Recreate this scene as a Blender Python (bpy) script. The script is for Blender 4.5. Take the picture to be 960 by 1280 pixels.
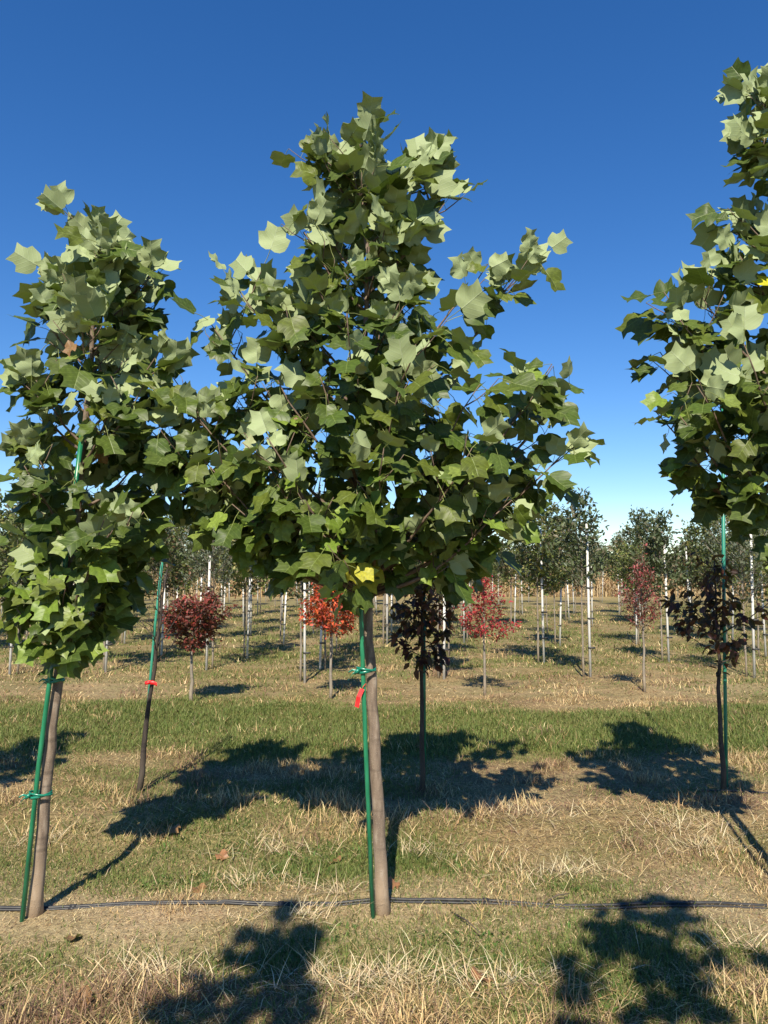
import bpy, math, random
import numpy as np
from mathutils import Vector, Matrix, Quaternion

# ------------------------------------------------------------------ clean
for o in list(bpy.data.objects):
    bpy.data.objects.remove(o)
scene = bpy.context.scene
C = scene.collection

# ------------------------------------------------------------------ camera, sky, sun, exposure
F_PX, HOR = 924.0, 715.0
PITCH = math.atan((HOR - 640.0) / F_PX)
CAM_H = 1.545
cam_data = bpy.data.cameras.new('camera')
cam_data.sensor_fit = 'VERTICAL'
cam_data.sensor_height = 36.0
cam_data.sensor_width = 27.0
cam_data.lens = 36.0 * F_PX / 1280.0
cam_data.clip_start = 0.05
cam_data.clip_end = 5000.0
cam = bpy.data.objects.new('camera', cam_data)
C.objects.link(cam)
cam.location = (0, 0, CAM_H)
cam.rotation_euler = (math.radians(90) + PITCH, 0, 0)
scene.camera = cam

SUN_EL = math.radians(45.0)
SUN_AZ = math.radians(187.0)            # clockwise from +Y: behind the camera, a little to the left
world = bpy.data.worlds.new('World')
scene.world = world
world.use_nodes = True
wn = world.node_tree.nodes
wl = world.node_tree.links
bg = wn.get('Background') or wn.new('ShaderNodeBackground')
sky = wn.new('ShaderNodeTexSky')
sky.sky_type = 'NISHITA'
sky.sun_disc = False
sky.sun_elevation = SUN_EL
sky.sun_rotation = SUN_AZ
sky.air_density = 1.0
sky.dust_density = 0.0
sky.ozone_density = 4.0
sky.altitude = 0
hs = wn.new('ShaderNodeHueSaturation')
hs.inputs['Hue'].default_value = 0.508
hs.inputs['Saturation'].default_value = 1.28
wl.new(sky.outputs[0], hs.inputs['Color'])
wl.new(hs.outputs[0], bg.inputs[0])
bg.inputs[1].default_value = 0.098

sun_data = bpy.data.lights.new('sun', 'SUN')
sun_data.energy = 5.0
sun_data.angle = math.radians(0.5)
sun_data.color = (1.0, 0.915, 0.765)
sun = bpy.data.objects.new('sun', sun_data)
C.objects.link(sun)
SUN_DIR = Vector((math.sin(SUN_AZ) * math.cos(SUN_EL), math.cos(SUN_AZ) * math.cos(SUN_EL), math.sin(SUN_EL)))
sun.rotation_euler = SUN_DIR.to_track_quat('Z', 'Y').to_euler()
sun.location = SUN_DIR * 30

scene.view_settings.view_transform = 'Standard'
scene.view_settings.look = 'None'
scene.view_settings.exposure = 0.66
scene.view_settings.gamma = 1.0
scene.view_settings.use_curve_mapping = False

# ------------------------------------------------------------------ measuring helpers
CP, SP = math.cos(PITCH), math.sin(PITCH)
def P(px, py, y):
    """point of the place at distance y along the view, seen at photograph pixel px, py"""
    u = (px - 480.0) / F_PX
    v = (640.0 - py) / F_PX
    d = Vector((u, CP - v * SP, SP + v * CP))
    t = y / d.y
    return Vector((d.x * t, y, CAM_H + d.z * t))
def G(px, py):
    u = (px - 480.0) / F_PX
    v = (640.0 - py) / F_PX
    d = Vector((u, CP - v * SP, SP + v * CP))
    t = -CAM_H / d.z
    return Vector((d.x * t, d.y * t, 0))
def proj(p):
    x, y, z = p[0], p[1], p[2] - CAM_H
    f = y * CP + z * SP
    if f < 0.05:
        return None
    return 480 + F_PX * x / f, 640 - F_PX * (z * CP - y * SP) / f, f

# ------------------------------------------------------------------ noise and ground height
def _hash(ix, iy, s):
    h = (ix.astype(np.int64) * 374761393 + iy.astype(np.int64) * 668265263 + s * 974711) & 0x7fffffff
    h = ((h ^ (h >> 13)) * 1274126177) & 0x7fffffff
    h = h ^ (h >> 16)
    return (h & 0xffff) / 65535.0
def vnoise(x, y, s=0):
    x = np.asarray(x, float); y = np.asarray(y, float)
    ix = np.floor(x); iy = np.floor(y)
    fx = x - ix; fy = y - iy
    fx = fx * fx * (3 - 2 * fx); fy = fy * fy * (3 - 2 * fy)
    a = _hash(ix, iy, s); b = _hash(ix + 1, iy, s); c = _hash(ix, iy + 1, s); d = _hash(ix + 1, iy + 1, s)
    return (a + (b - a) * fx) + ((c + (d - c) * fx) - (a + (b - a) * fx)) * fy
def fnoise(x, y, s=0, oct=3):
    r = 0; amp = 0.5; t = 0
    for k in range(oct):
        r = r + amp * vnoise(np.asarray(x) * 2 ** k, np.asarray(y) * 2 ** k, s + k * 17)
        t += amp; amp *= 0.5
    return r / t
ROW_Y = 3.5
ROW2_Y = 5.35
def height(x, y):
    x = np.asarray(x, float); y = np.asarray(y, float)
    fade = np.clip((42.0 - np.abs(y)) / 10.0, 0, 1) * np.clip((40 - np.abs(x)) / 10.0, 0, 1)
    h = (fnoise(x * 0.9, y * 1.3, 3, 2) - 0.5) * 0.07 + (fnoise(x * 4, y * 4, 5, 2) - 0.5) * 0.03
    h = h + 0.045 * np.exp(-((y - 4.75) / 0.28) ** 2) - 0.03 * np.exp(-((y - 4.1) / 0.35) ** 2)
    h = h + 0.03 * np.exp(-((y - 2.7) / 0.25) ** 2)
    return h * fade
def H(x, y):
    return float(height(x, y))

# ------------------------------------------------------------------ object helpers
def tag(o, label=None, cat=None, group=None, kind=None):
    if label: o['label'] = label
    if cat: o['category'] = cat
    if group: o['group'] = group
    if kind: o['kind'] = kind
    return o
def empty(name, loc, label, cat, group=None):
    o = bpy.data.objects.new(name, None)
    C.objects.link(o)
    o.empty_display_size = 0.1
    o.location = loc
    return tag(o, label, cat, group)
def link(name, me, parent=None, M=None):
    o = bpy.data.objects.new(name, me)
    C.objects.link(o)
    if parent is not None:
        o.parent = parent
    if M is not None:
        o.matrix_basis = M
    return o
def copy_tree(o, parent=None):
    c = o.copy(); C.objects.link(c); c.parent = parent
    for ch in list(o.children):
        copy_tree(ch, c)
    return c

class MB:
    """collects plain geometry for one mesh"""
    def __init__(self):
        self.v = []; self.f = []; self.c = []; self.smooth = True
    def tube(self, pts, rad, sides=8, cap=True, col=None, wob=0.0, rng=None):
        n0 = len(self.v)
        pts = [Vector(p) for p in pts]
        up = Vector((0.31, 0.2, 0.93)).normalized()
        ref = None
        for i, p in enumerate(pts):
            if i == 0: t = pts[1] - pts[0]
            elif i == len(pts) - 1: t = pts[-1] - pts[-2]
            else: t = pts[i + 1] - pts[i - 1]
            if t.length < 1e-9: t = Vector((0, 0, 1))
            t.normalize()
            if ref is None:
                ref = t.cross(up)
                if ref.length < 1e-4: ref = t.cross(Vector((1, 0, 0)))
            ref = (ref - t * ref.dot(t)).normalized()
            b = t.cross(ref)
            r = rad[i] if hasattr(rad, '__len__') else rad
            for k in range(sides):
                a = 2 * math.pi * k / sides
                rr = r * (1 + (rng.uniform(-wob, wob) if rng else 0))
                self.v.append(tuple(p + (ref * math.cos(a) + b * math.sin(a)) * rr))
        for i in range(len(pts) - 1):
            for k in range(sides):
                a = n0 + i * sides + k; b2 = n0 + i * sides + (k + 1) % sides
                self.f.append((a, b2, b2 + sides, a + sides))
        if cap:
            self.f.append(tuple(n0 + k for k in range(sides))[::-1])
            self.f.append(tuple(n0 + (len(pts) - 1) * sides + k for k in range(sides)))
        return self
    def poly(self, vs, fs):
        n0 = len(self.v)
        self.v += [tuple(x) for x in vs]
        self.f += [tuple(n0 + i for i in f) for f in fs]
        return self
    def mesh(self, name, mat, off=None):
        me = bpy.data.meshes.new(name)
        vs = self.v if off is None else [(a - off[0], b - off[1], c - off[2]) for a, b, c in self.v]
        me.from_pydata(vs, [], self.f)
        if mat: me.materials.append(mat)
        if self.smooth and len(me.polygons):
            me.polygons.foreach_set('use_smooth', [True] * len(me.polygons))
        me.update()
        return me

def np_mesh(name, co, loops, sizes, mat, col=None, smooth=False, uv=None):
    me = bpy.data.meshes.new(name)
    nv = len(co); nl = len(loops); nf = len(sizes)
    me.vertices.add(nv); me.loops.add(nl); me.polygons.add(nf)
    me.vertices.foreach_set('co', np.asarray(co, np.float32).ravel())
    me.loops.foreach_set('vertex_index', np.asarray(loops, np.int32))
    starts = np.zeros(nf, np.int32); starts[1:] = np.cumsum(sizes)[:-1]
    me.polygons.foreach_set('loop_start', starts)
    try:
        me.polygons.foreach_set('loop_total', np.asarray(sizes, np.int32))
    except Exception:
        pass
    if smooth:
        me.polygons.foreach_set('use_smooth', np.ones(nf, bool))
    if col is not None:
        a = me.attributes.new('tint', 'FLOAT_COLOR', 'POINT')
        c4 = np.ones((nv, 4), np.float32); c4[:, :3] = col
        a.data.foreach_set('color', c4.ravel())
    if uv is not None:
        l = me.uv_layers.new(name='leaf')
        l.data.foreach_set('uv', np.asarray(uv, np.float32).ravel())
    if mat: me.materials.append(mat)
    me.update(calc_edges=True)
    return me

# ------------------------------------------------------------------ materials
def newmat(name):
    m = bpy.data.materials.new(name)
    m.use_nodes = True
    nt = m.node_tree
    nt.nodes.clear()
    out = nt.nodes.new('ShaderNodeOutputMaterial')
    return m, nt, out
def N(nt, t, **kw):
    n = nt.nodes.new(t)
    for k, v in kw.items():
        if k.startswith('i_'):
            n.inputs[k[2:].replace('_', ' ')].default_value = v
        else:
            setattr(n, k, v)
    return n
def ramp(nt, stops):
    r = nt.nodes.new('ShaderNodeValToRGB')
    e = r.color_ramp.elements
    while len(e) > 1: e.remove(e[-1])
    e[0].position = stops[0][0]; e[0].color = (*stops[0][1], 1)
    for p, c in stops[1:]:
        k = e.new(p); k.color = (*c, 1)
    return r
def mix(nt, fac, a, b, blend='MIX'):
    n = nt.nodes.new('ShaderNodeMix'); n.data_type = 'RGBA'; n.blend_type = blend
    for sock, v in ((n.inputs['Factor'], fac), (n.inputs['A'], a), (n.inputs['B'], b)):
        if hasattr(v, 'is_linked'): nt.links.new(v, sock)
        elif isinstance(v, tuple): sock.default_value = (*v, 1) if len(v) == 3 else v
        else: sock.default_value = v
    return n.outputs['Result']
def mth(nt, op, a, b=None, c=None):
    n = nt.nodes.new('ShaderNodeMath'); n.operation = op
    for i, v in enumerate((a, b, c)):
        if v is None: continue
        if hasattr(v, 'is_linked'): nt.links.new(v, n.inputs[i])
        else: n.inputs[i].default_value = v
    return n.outputs[0]

def leaf_material(name, trans=0.22, under=(0.37, 0.44, 0.22), veins=True, rough=0.45, under_keep=0.22):
    """two-faced leaf: the upper face takes the leaf's own tint, the lower face is matt and pale"""
    m, nt, out = newmat(name); L = nt.links
    at = N(nt, 'ShaderNodeAttribute', attribute_name='tint')
    geo = N(nt, 'ShaderNodeNewGeometry')
    topc = at.outputs['Color']
    lowc = mix(nt, under_keep, under, at.outputs['Color'])
    height_sock = None
    if veins:
        uv = N(nt, 'ShaderNodeUVMap', uv_map='leaf')
        sx = N(nt, 'ShaderNodeSeparateXYZ'); L.new(uv.outputs[0], sx.inputs[0])
        au = mth(nt, 'ABSOLUTE', sx.outputs[0])
        mid = mth(nt, 'SUBTRACT', 1.0, mth(nt, 'DIVIDE', au, 0.022)); mid = mth(nt, 'MAXIMUM', mid, 0.0)
        ph = mth(nt, 'MULTIPLY', mth(nt, 'SUBTRACT', sx.outputs[1], mth(nt, 'MULTIPLY', au, 0.75)), 5.2)
        fr = mth(nt, 'FRACT', mth(nt, 'ADD', ph, 10.0))
        dd = mth(nt, 'ABSOLUTE', mth(nt, 'SUBTRACT', fr, 0.5))
        sv = mth(nt, 'MAXIMUM', mth(nt, 'SUBTRACT', 1.0, mth(nt, 'DIVIDE', dd, 0.085)), 0.0)
        v = mth(nt, 'MINIMUM', mth(nt, 'ADD', mth(nt, 'MULTIPLY', mid, 0.9), mth(nt, 'MULTIPLY', sv, 0.45)), 1.0)
        topc = mix(nt, mth(nt, 'MULTIPLY', v, 0.55), topc, (0.26, 0.33, 0.10))
        lowc = mix(nt, mth(nt, 'MULTIPLY', v, 0.40), lowc, (0.48, 0.52, 0.36))
        nz = N(nt, 'ShaderNodeTexNoise'); nz.inputs['Scale'].default_value = 7.0
        L.new(uv.outputs[0], nz.inputs['Vector'])
        rr = ramp(nt, [(0.3, (0.72, 0.72, 0.72)), (0.7, (1.2, 1.2, 1.1))]); L.new(nz.outputs[0], rr.inputs[0])
        topc = mix(nt, 1.0, topc, rr.outputs[0], 'MULTIPLY')
        bmp = N(nt, 'ShaderNodeBump'); bmp.inputs['Strength'].default_value = 0.3; bmp.inputs['Distance'].default_value = 0.004
        L.new(mth(nt, 'SUBTRACT', 1.0, v), bmp.inputs['Height'])
        height_sock = bmp.outputs[0]
    colr = mix(nt, geo.outputs['Backfacing'], topc, lowc)
    pb = N(nt, 'ShaderNodeBsdfPrincipled')
    L.new(colr, pb.inputs['Base Color']); pb.inputs['Specular IOR Level'].default_value = 0.32
    L.new(mth(nt, 'MULTIPLY_ADD', geo.outputs['Backfacing'], 0.62 - rough, rough), pb.inputs['Roughness'])
    if height_sock: L.new(height_sock, pb.inputs['Normal'])
    tr = N(nt, 'ShaderNodeBsdfTranslucent')
    L.new(mix(nt, 0.5, at.outputs['Color'], (0.22, 0.34, 0.03), 'MIX'), tr.inputs[0])
    ms = N(nt, 'ShaderNodeMixShader'); ms.inputs[0].default_value = trans
    L.new(pb.outputs[0], ms.inputs[1]); L.new(tr.outputs[0], ms.inputs[2])
    L.new(ms.outputs[0], out.inputs[0])
    return m
def tint_material(name, rough=0.7, trans=0.15):
    m, nt, out = newmat(name); L = nt.links
    at = N(nt, 'ShaderNodeAttribute', attribute_name='tint')
    pb = N(nt, 'ShaderNodeBsdfPrincipled'); pb.inputs['Roughness'].default_value = rough
    pb.inputs['Specular IOR Level'].default_value = 0.3
    L.new(at.outputs['Color'], pb.inputs['Base Color'])
    tr = N(nt, 'ShaderNodeBsdfTranslucent'); L.new(at.outputs['Color'], tr.inputs[0])
    ms = N(nt, 'ShaderNodeMixShader'); ms.inputs[0].default_value = trans
    L.new(pb.outputs[0], ms.inputs[1]); L.new(tr.outputs[0], ms.inputs[2])
    L.new(ms.outputs[0], out.inputs[0])
    return m
def simple_mat(name, c1, c2, scale=20, rough=0.6, bump=0.3, dist=0.002, spec=0.4, stretch=(1, 1, 1)):
    m, nt, out = newmat(name); L = nt.links
    tc = N(nt, 'ShaderNodeTexCoord')
    mp = N(nt, 'ShaderNodeMapping'); mp.inputs['Scale'].default_value = stretch
    L.new(tc.outputs['Object'], mp.inputs[0])
    nz = N(nt, 'ShaderNodeTexNoise'); nz.inputs['Scale'].default_value = scale; nz.inputs['Detail'].default_value = 5
    L.new(mp.outputs[0], nz.inputs['Vector'])
    r = ramp(nt, [(0.3, c1), (0.7, c2)]); L.new(nz.outputs[0], r.inputs[0])
    pb = N(nt, 'ShaderNodeBsdfPrincipled'); pb.inputs['Roughness'].default_value = rough
    pb.inputs['Specular IOR Level'].default_value = spec
    L.new(r.outputs[0], pb.inputs['Base Color'])
    b = N(nt, 'ShaderNodeBump'); b.inputs['Strength'].default_value = bump; b.inputs['Distance'].default_value = dist
    L.new(nz.outputs[0], b.inputs['Height']); L.new(b.outputs[0], pb.inputs['Normal'])
    L.new(pb.outputs[0], out.inputs[0])
    return m
def bark_material(name, base, dark, pale, foot):
    """smooth young bark: fine vertical grain, pale lenticel dots, ring scars, sandy splash at the foot"""
    m, nt, out = newmat(name); L = nt.links
    tc = N(nt, 'ShaderNodeTexCoord')
    mp = N(nt, 'ShaderNodeMapping'); mp.inputs['Scale'].default_value = (1, 1, 0.25); L.new(tc.outputs['Object'], mp.inputs[0])
    nz = N(nt, 'ShaderNodeTexNoise'); nz.inputs['Scale'].default_value = 45; nz.inputs['Detail'].default_value = 6
    L.new(mp.outputs[0], nz.inputs['Vector'])
    r = ramp(nt, [(0.3, dark), (0.55, base), (0.8, pale)]); L.new(nz.outputs[0], r.inputs[0])
    vo = N(nt, 'ShaderNodeTexVoronoi'); vo.inputs['Scale'].default_value = 120; L.new(tc.outputs['Object'], vo.inputs['Vector'])
    dots = ramp(nt, [(0.16, (1, 1, 1)), (0.30, (0, 0, 0))]); L.new(vo.outputs['Distance'], dots.inputs[0])
    c = mix(nt, mth(nt, 'MULTIPLY', dots.outputs[0], 0.5), r.outputs[0], pale)
    wv = N(nt, 'ShaderNodeTexNoise'); wv.inputs['Scale'].default_value = 9
    mp2 = N(nt, 'ShaderNodeMapping'); mp2.inputs['Scale'].default_value = (0.3, 0.3, 2.5)
    L.new(tc.outputs['Object'], mp2.inputs[0]); L.new(mp2.outputs[0], wv.inputs['Vector'])
    r2 = ramp(nt, [(0.36, (0.62, 0.62, 0.62)), (0.45, (1, 1, 1))]); L.new(wv.outputs[0], r2.inputs[0])
    c = mix(nt, 0.8, c, r2.outputs[0], 'MULTIPLY')
    sx = N(nt, 'ShaderNodeSeparateXYZ'); L.new(tc.outputs['Object'], sx.inputs[0])
    zz = mth(nt, 'ADD', sx.outputs[2], mth(nt, 'MULTIPLY', nz.outputs[0], 0.25))
    fr = ramp(nt, [(0.12, (1, 1, 1)), (0.42, (0, 0, 0))]); L.new(zz, fr.inputs[0])
    c = mix(nt, mth(nt, 'MULTIPLY', fr.outputs[0], 0.8), c, foot)
    pb = N(nt, 'ShaderNodeBsdfPrincipled'); pb.inputs['Roughness'].default_value = 0.75
    pb.inputs['Specular IOR Level'].default_value = 0.3
    L.new(c, pb.inputs['Base Color'])
    hh = mth(nt, 'ADD', nz.outputs[0], dots.outputs[0])
    b = N(nt, 'ShaderNodeBump'); b.inputs['Strength'].default_value = 0.6; b.inputs['Distance'].default_value = 0.003
    L.new(hh, b.inputs['Height']); L.new(b.outputs[0], pb.inputs['Normal'])
    L.new(pb.outputs[0], out.inputs[0])
    return m

M_LEAF = leaf_material('tulip_leaf', trans=0.14)
M_SMALL = leaf_material('small_leaf', trans=0.18, veins=False, under=(0.16, 0.19, 0.11), rough=0.45, under_keep=0.6)
M_RED = leaf_material('red_leaf', trans=0.22, veins=False, under=(0.30, 0.12, 0.09), rough=0.45, under_keep=0.75)
M_GRASS = tint_material('grass_blade', 0.65, 0.25)
M_STRAW = tint_material('straw', 0.6, 0.12)
M_CORN = tint_material('dry_corn', 0.75, 0.2)
M_FAR = tint_material('far_wood_leaf', 0.8, 0.1)
M_BARK = bark_material('tulip_bark', (0.22, 0.165, 0.12), (0.13, 0.095, 0.07), (0.36, 0.30, 0.235), (0.42, 0.31, 0.205))
M_TWIG = simple_mat('twig_bark', (0.10, 0.065, 0.045), (0.20, 0.14, 0.10), 60, 0.7)
M_DBARK = bark_material('dark_bark', (0.055, 0.042, 0.034), (0.03, 0.024, 0.02), (0.12, 0.10, 0.085), (0.12, 0.095, 0.07))
M_GBARK = bark_material('grey_bark', (0.26, 0.22, 0.17), (0.16, 0.13, 0.10), (0.36, 0.32, 0.26), (0.36, 0.29, 0.2))
M_STAKE = simple_mat('green_stake_coat', (0.006, 0.11, 0.05), (0.03, 0.24, 0.115), 45, 0.33, 0.15, 0.001, 0.5, (1, 1, 0.15))
M_STAKE2 = simple_mat('faded_green_stake_coat', (0.02, 0.19, 0.12), (0.05, 0.30, 0.20), 30, 0.4, 0.15, 0.001, 0.5, (1, 1, 0.15))
M_TIE = simple_mat('green_tie_tape', (0.0, 0.12, 0.075), (0.02, 0.24, 0.15), 80, 0.25, 0.4, 0.002, 0.6)
M_TAG = simple_mat('red_tag', (0.62, 0.012, 0.015), (0.75, 0.03, 0.03), 40, 0.4)
M_PIPE = simple_mat('black_drip_pipe', (0.018, 0.018, 0.02), (0.05, 0.048, 0.045), 25, 0.45, 0.2)
M_WSTAKE = simple_mat('white_stake_paint', (0.52, 0.50, 0.45), (0.80, 0.79, 0.75), 6, 0.5, 0.2, 0.002, 0.4, (1, 1, 0.6))
M_BAND = simple_mat('black_tie_band', (0.02, 0.02, 0.02), (0.05, 0.05, 0.05), 30, 0.6)
M_BROWNLEAF = tint_material('fallen_leaf', 0.7, 0.1)

def ground_material():
    m, nt, out = newmat('nursery_ground'); L = nt.links
    tc = N(nt, 'ShaderNodeTexCoord')
    at = N(nt, 'ShaderNodeAttribute', attribute_name='tint')
    n1 = N(nt, 'ShaderNodeTexNoise'); n1.inputs['Scale'].default_value = 26; n1.inputs['Detail'].default_value = 9; n1.inputs['Roughness'].default_value = 0.7
    L.new(tc.outputs['Object'], n1.inputs['Vector'])
    mp = N(nt, 'ShaderNodeMapping'); mp.inputs['Scale'].default_value = (0.6, 1.6, 1); L.new(tc.outputs['Object'], mp.inputs[0])
    n2 = N(nt, 'ShaderNodeTexNoise'); n2.inputs['Scale'].default_value = 2.2; n2.inputs['Detail'].default_value = 7
    L.new(mp.outputs[0], n2.inputs['Vector'])
    r1 = ramp(nt, [(0.25, (0.45, 0.42, 0.40)), (0.5, (0.95, 0.95, 0.95)), (0.75, (1.5, 1.45, 1.35))]); L.new(n1.outputs[0], r1.inputs[0])
    c = mix(nt, 1.0, at.outputs['Color'], r1.outputs[0], 'MULTIPLY')
    n3 = N(nt, 'ShaderNodeTexNoise'); n3.inputs['Scale'].default_value = 150; n3.inputs['Detail'].default_value = 6; n3.inputs['Roughness'].default_value = 0.75
    L.new(tc.outputs['Object'], n3.inputs['Vector'])
    r3 = ramp(nt, [(0.32, (0.40, 0.37, 0.34)), (0.5, (0.95, 0.95, 0.95)), (0.68, (1.6, 1.55, 1.45))]); L.new(n3.outputs[0], r3.inputs[0])
    c = mix(nt, 0.85, c, r3.outputs[0], 'MULTIPLY')
    r2 = ramp(nt, [(0.35, (0.78, 0.85, 0.72)), (0.65, (1.15, 1.08, 1.05))]); L.new(n2.outputs[0], r2.inputs[0])
    c = mix(nt, 1.0, c, r2.outputs[0], 'MULTIPLY')
    pb = N(nt, 'ShaderNodeBsdfPrincipled'); pb.inputs['Roughness'].default_value = 0.95
    pb.inputs['Specular IOR Level'].default_value = 0.1
    L.new(c, pb.inputs['Base Color'])
    b = N(nt, 'ShaderNodeBump'); b.inputs['Strength'].default_value = 0.9; b.inputs['Distance'].default_value = 0.02
    L.new(n1.outputs[0], b.inputs['Height']); L.new(b.outputs[0], pb.inputs['Normal'])
    L.new(pb.outputs[0], out.inputs[0])
    return m
M_GROUND = ground_material()

# ------------------------------------------------------------------ what grows where (by row distance)
ZY = np.array([-60, 0, 2.3, 2.7, 3.05, 3.3, 3.6, 3.85, 4.3, 4.7, 5.1, 6.1, 6.6, 8.4, 8.9, 9.6, 10.4, 11.2, 12.6, 14.5, 16.5, 18.5, 21, 24, 28, 33, 45, 4000.])
ZG = np.array([.4, .4, .36, .36, .72, .42, .26, .62, .58, .36, .16, .20, .88, .88, .22, .10, .22, .38, .30, .55, .35, .55, .36, .50, .40, .45, .35, .3])
ZB = np.array([.1, .1, .05, .02, .25, .75, .80, .35, .10, .05, .15, .10, .0, .0, .10, .20, .15, .10, .10, .1, .1, .1, .1, .1, .1, .1, .1, .1])   # bare soil
def green_frac(x, y):
    yy = y + (fnoise(x * 0.8, y * 0.8, 41, 2) - 0.5) * np.minimum(0.07 * np.abs(y) + 0.25, 1.6)
    g = np.interp(yy, ZY, ZG)
    amp = np.where((g > 0.8), 0.5, 1.35)
    return np.clip(g + (fnoise(x * 1.1, y * 1.7, 77, 3) - 0.5) * amp, 0, 1)
def bare_frac(x, y):
    b = np.interp(y, ZY, ZB)
    return np.clip(b + (fnoise(x * 1.9, y * 2.6, 91, 3) - 0.5) * 0.9 * (b > 0.03), 0, 1)

# ------------------------------------------------------------------ ground sheet
def build_ground():
    def lines(near, far, step, lim):
        a = [0.0]
        while a[-1] < lim:
            d = a[-1]
            a.append(d + (step if d < near else max(step, (d - near) * 0.22 + step)))
        return a
    xs = lines(7.0, 0, 0.10, 2500); xs = sorted(set([-v for v in xs] + xs))
    yp = lines(13.0, 0, 0.085, 3500); yn = lines(2.5, 0, 0.15, 2500)
    ys = sorted(set([-v for v in yn] + yp))
    X, Y = np.meshgrid(np.array(xs), np.array(ys))
    Z = height(X, Y)
    co = np.stack([X, Y, Z], -1).reshape(-1, 3)
    g = green_frac(X, Y); b = bare_frac(X, Y)
    thatch = np.array([0.25, 0.19, 0.10]); green = np.array([0.13, 0.145, 0.042]); soil = np.array([0.40, 0.32, 0.20])
    c = thatch + (green - thatch) * (g ** 1.2)[..., None]
    c = c + (soil - c) * (b * 0.9)[..., None]
    far = np.clip((Y - 42) / 5, 0, 1)[..., None]
    c = c * (1 - far) + np.array([0.42, 0.31, 0.16]) * far
    nx, ny = len(xs), len(ys)
    I = np.arange(nx * ny).reshape(ny, nx)
    q = np.stack([I[:-1, :-1], I[:-1, 1:], I[1:, 1:], I[1:, :-1]], -1).reshape(-1)
    me = np_mesh('ground', co, q, np.full((nx - 1) * (ny - 1), 4), M_GROUND, c.reshape(-1, 3), True)
    tag(link('ground', me), 'mown nursery ground of thatch, sandy soil and grass', None, None, 'structure')
build_ground()

# ------------------------------------------------------------------ grass
RS = np.random.RandomState(11)
def blades(name, x, y, length, width, az, lean, bend, col, mat, z0=-0.004, tipdark=0.0):
    """one curved blade per point: two base, two middle and one tip vertex"""
    n = len(x)
    z = height(x, y) + z0
    d = np.stack([np.cos(az), np.sin(az)], -1)
    side = np.stack([-np.sin(az), np.cos(az)], -1)
    tw = RS.uniform(-0.9, 0.9, n)
    side = np.stack([side[:, 0] * np.cos(tw) + d[:, 0] * np.sin(tw), side[:, 1] * np.cos(tw) + d[:, 1] * np.sin(tw)], -1)
    a1 = lean; a2 = lean + bend
    mh = np.sin(a1) * length * 0.5; mv = np.cos(a1) * length * 0.5
    th = mh + np.sin(a2) * length * 0.5; tv = np.maximum(mv + np.cos(a2) * length * 0.5, 0.004)
    co = np.zeros((n, 5, 3))
    b = np.stack([x, y, z], -1)
    s3 = np.concatenate([side, np.zeros((n, 1))], 1) * (width * 0.5)[:, None]
    d3 = np.concatenate([d, np.zeros((n, 1))], 1)
    mid = b + d3 * mh[:, None]; mid[:, 2] += mv
    tip = b + d3 * th[:, None]; tip[:, 2] += tv
    co[:, 0] = b - s3; co[:, 1] = b + s3; co[:, 2] = mid + s3 * 0.8; co[:, 3] = mid - s3 * 0.8; co[:, 4] = tip
    I = (np.arange(n) * 5)[:, None]
    loops = np.concatenate([I, I + 1, I + 2, I + 3, I + 3, I + 2, I + 4], 1).ravel()
    sizes = np.tile([4, 3], n)
    cc = np.repeat(col[:, None, :], 5, 1)
    return np_mesh(name, co.reshape(-1, 3), loops, sizes, mat, cc.reshape(-1, 3))
def scatter(y0, y1, per_m2, wfac=0.68, wadd=0.7):
    hw1 = y1 * wfac + wadd
    n = int(per_m2 * (y1 - y0) * 2 * hw1)
    y = RS.uniform(y0, y1, n); x = RS.uniform(-hw1, hw1, n)
    k = np.abs(x) < (y * wfac + wadd)
    return x[k], y[k]
def pick(cols, n, jit=0.18):
    cols = np.array(cols); c = cols[RS.randint(0, len(cols), n)]
    return c * RS.uniform(1 - jit, 1 + jit, (n, 1)) * RS.uniform(0.94, 1.06, (n, 3))
DRY = [(0.54, 0.39, 0.185), (0.44, 0.295, 0.13), (0.66, 0.51, 0.27), (0.25, 0.155, 0.075), (0.50, 0.37, 0.175)]
BROWN = [(0.22, 0.13, 0.08), (0.30, 0.19, 0.11), (0.17, 0.10, 0.065)]
GREEN = [(0.125, 0.165, 0.035), (0.16, 0.20, 0.05), (0.10, 0.14, 0.03), (0.21, 0.215, 0.07)]
gparts = {'green': [], 'dry': []}
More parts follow.
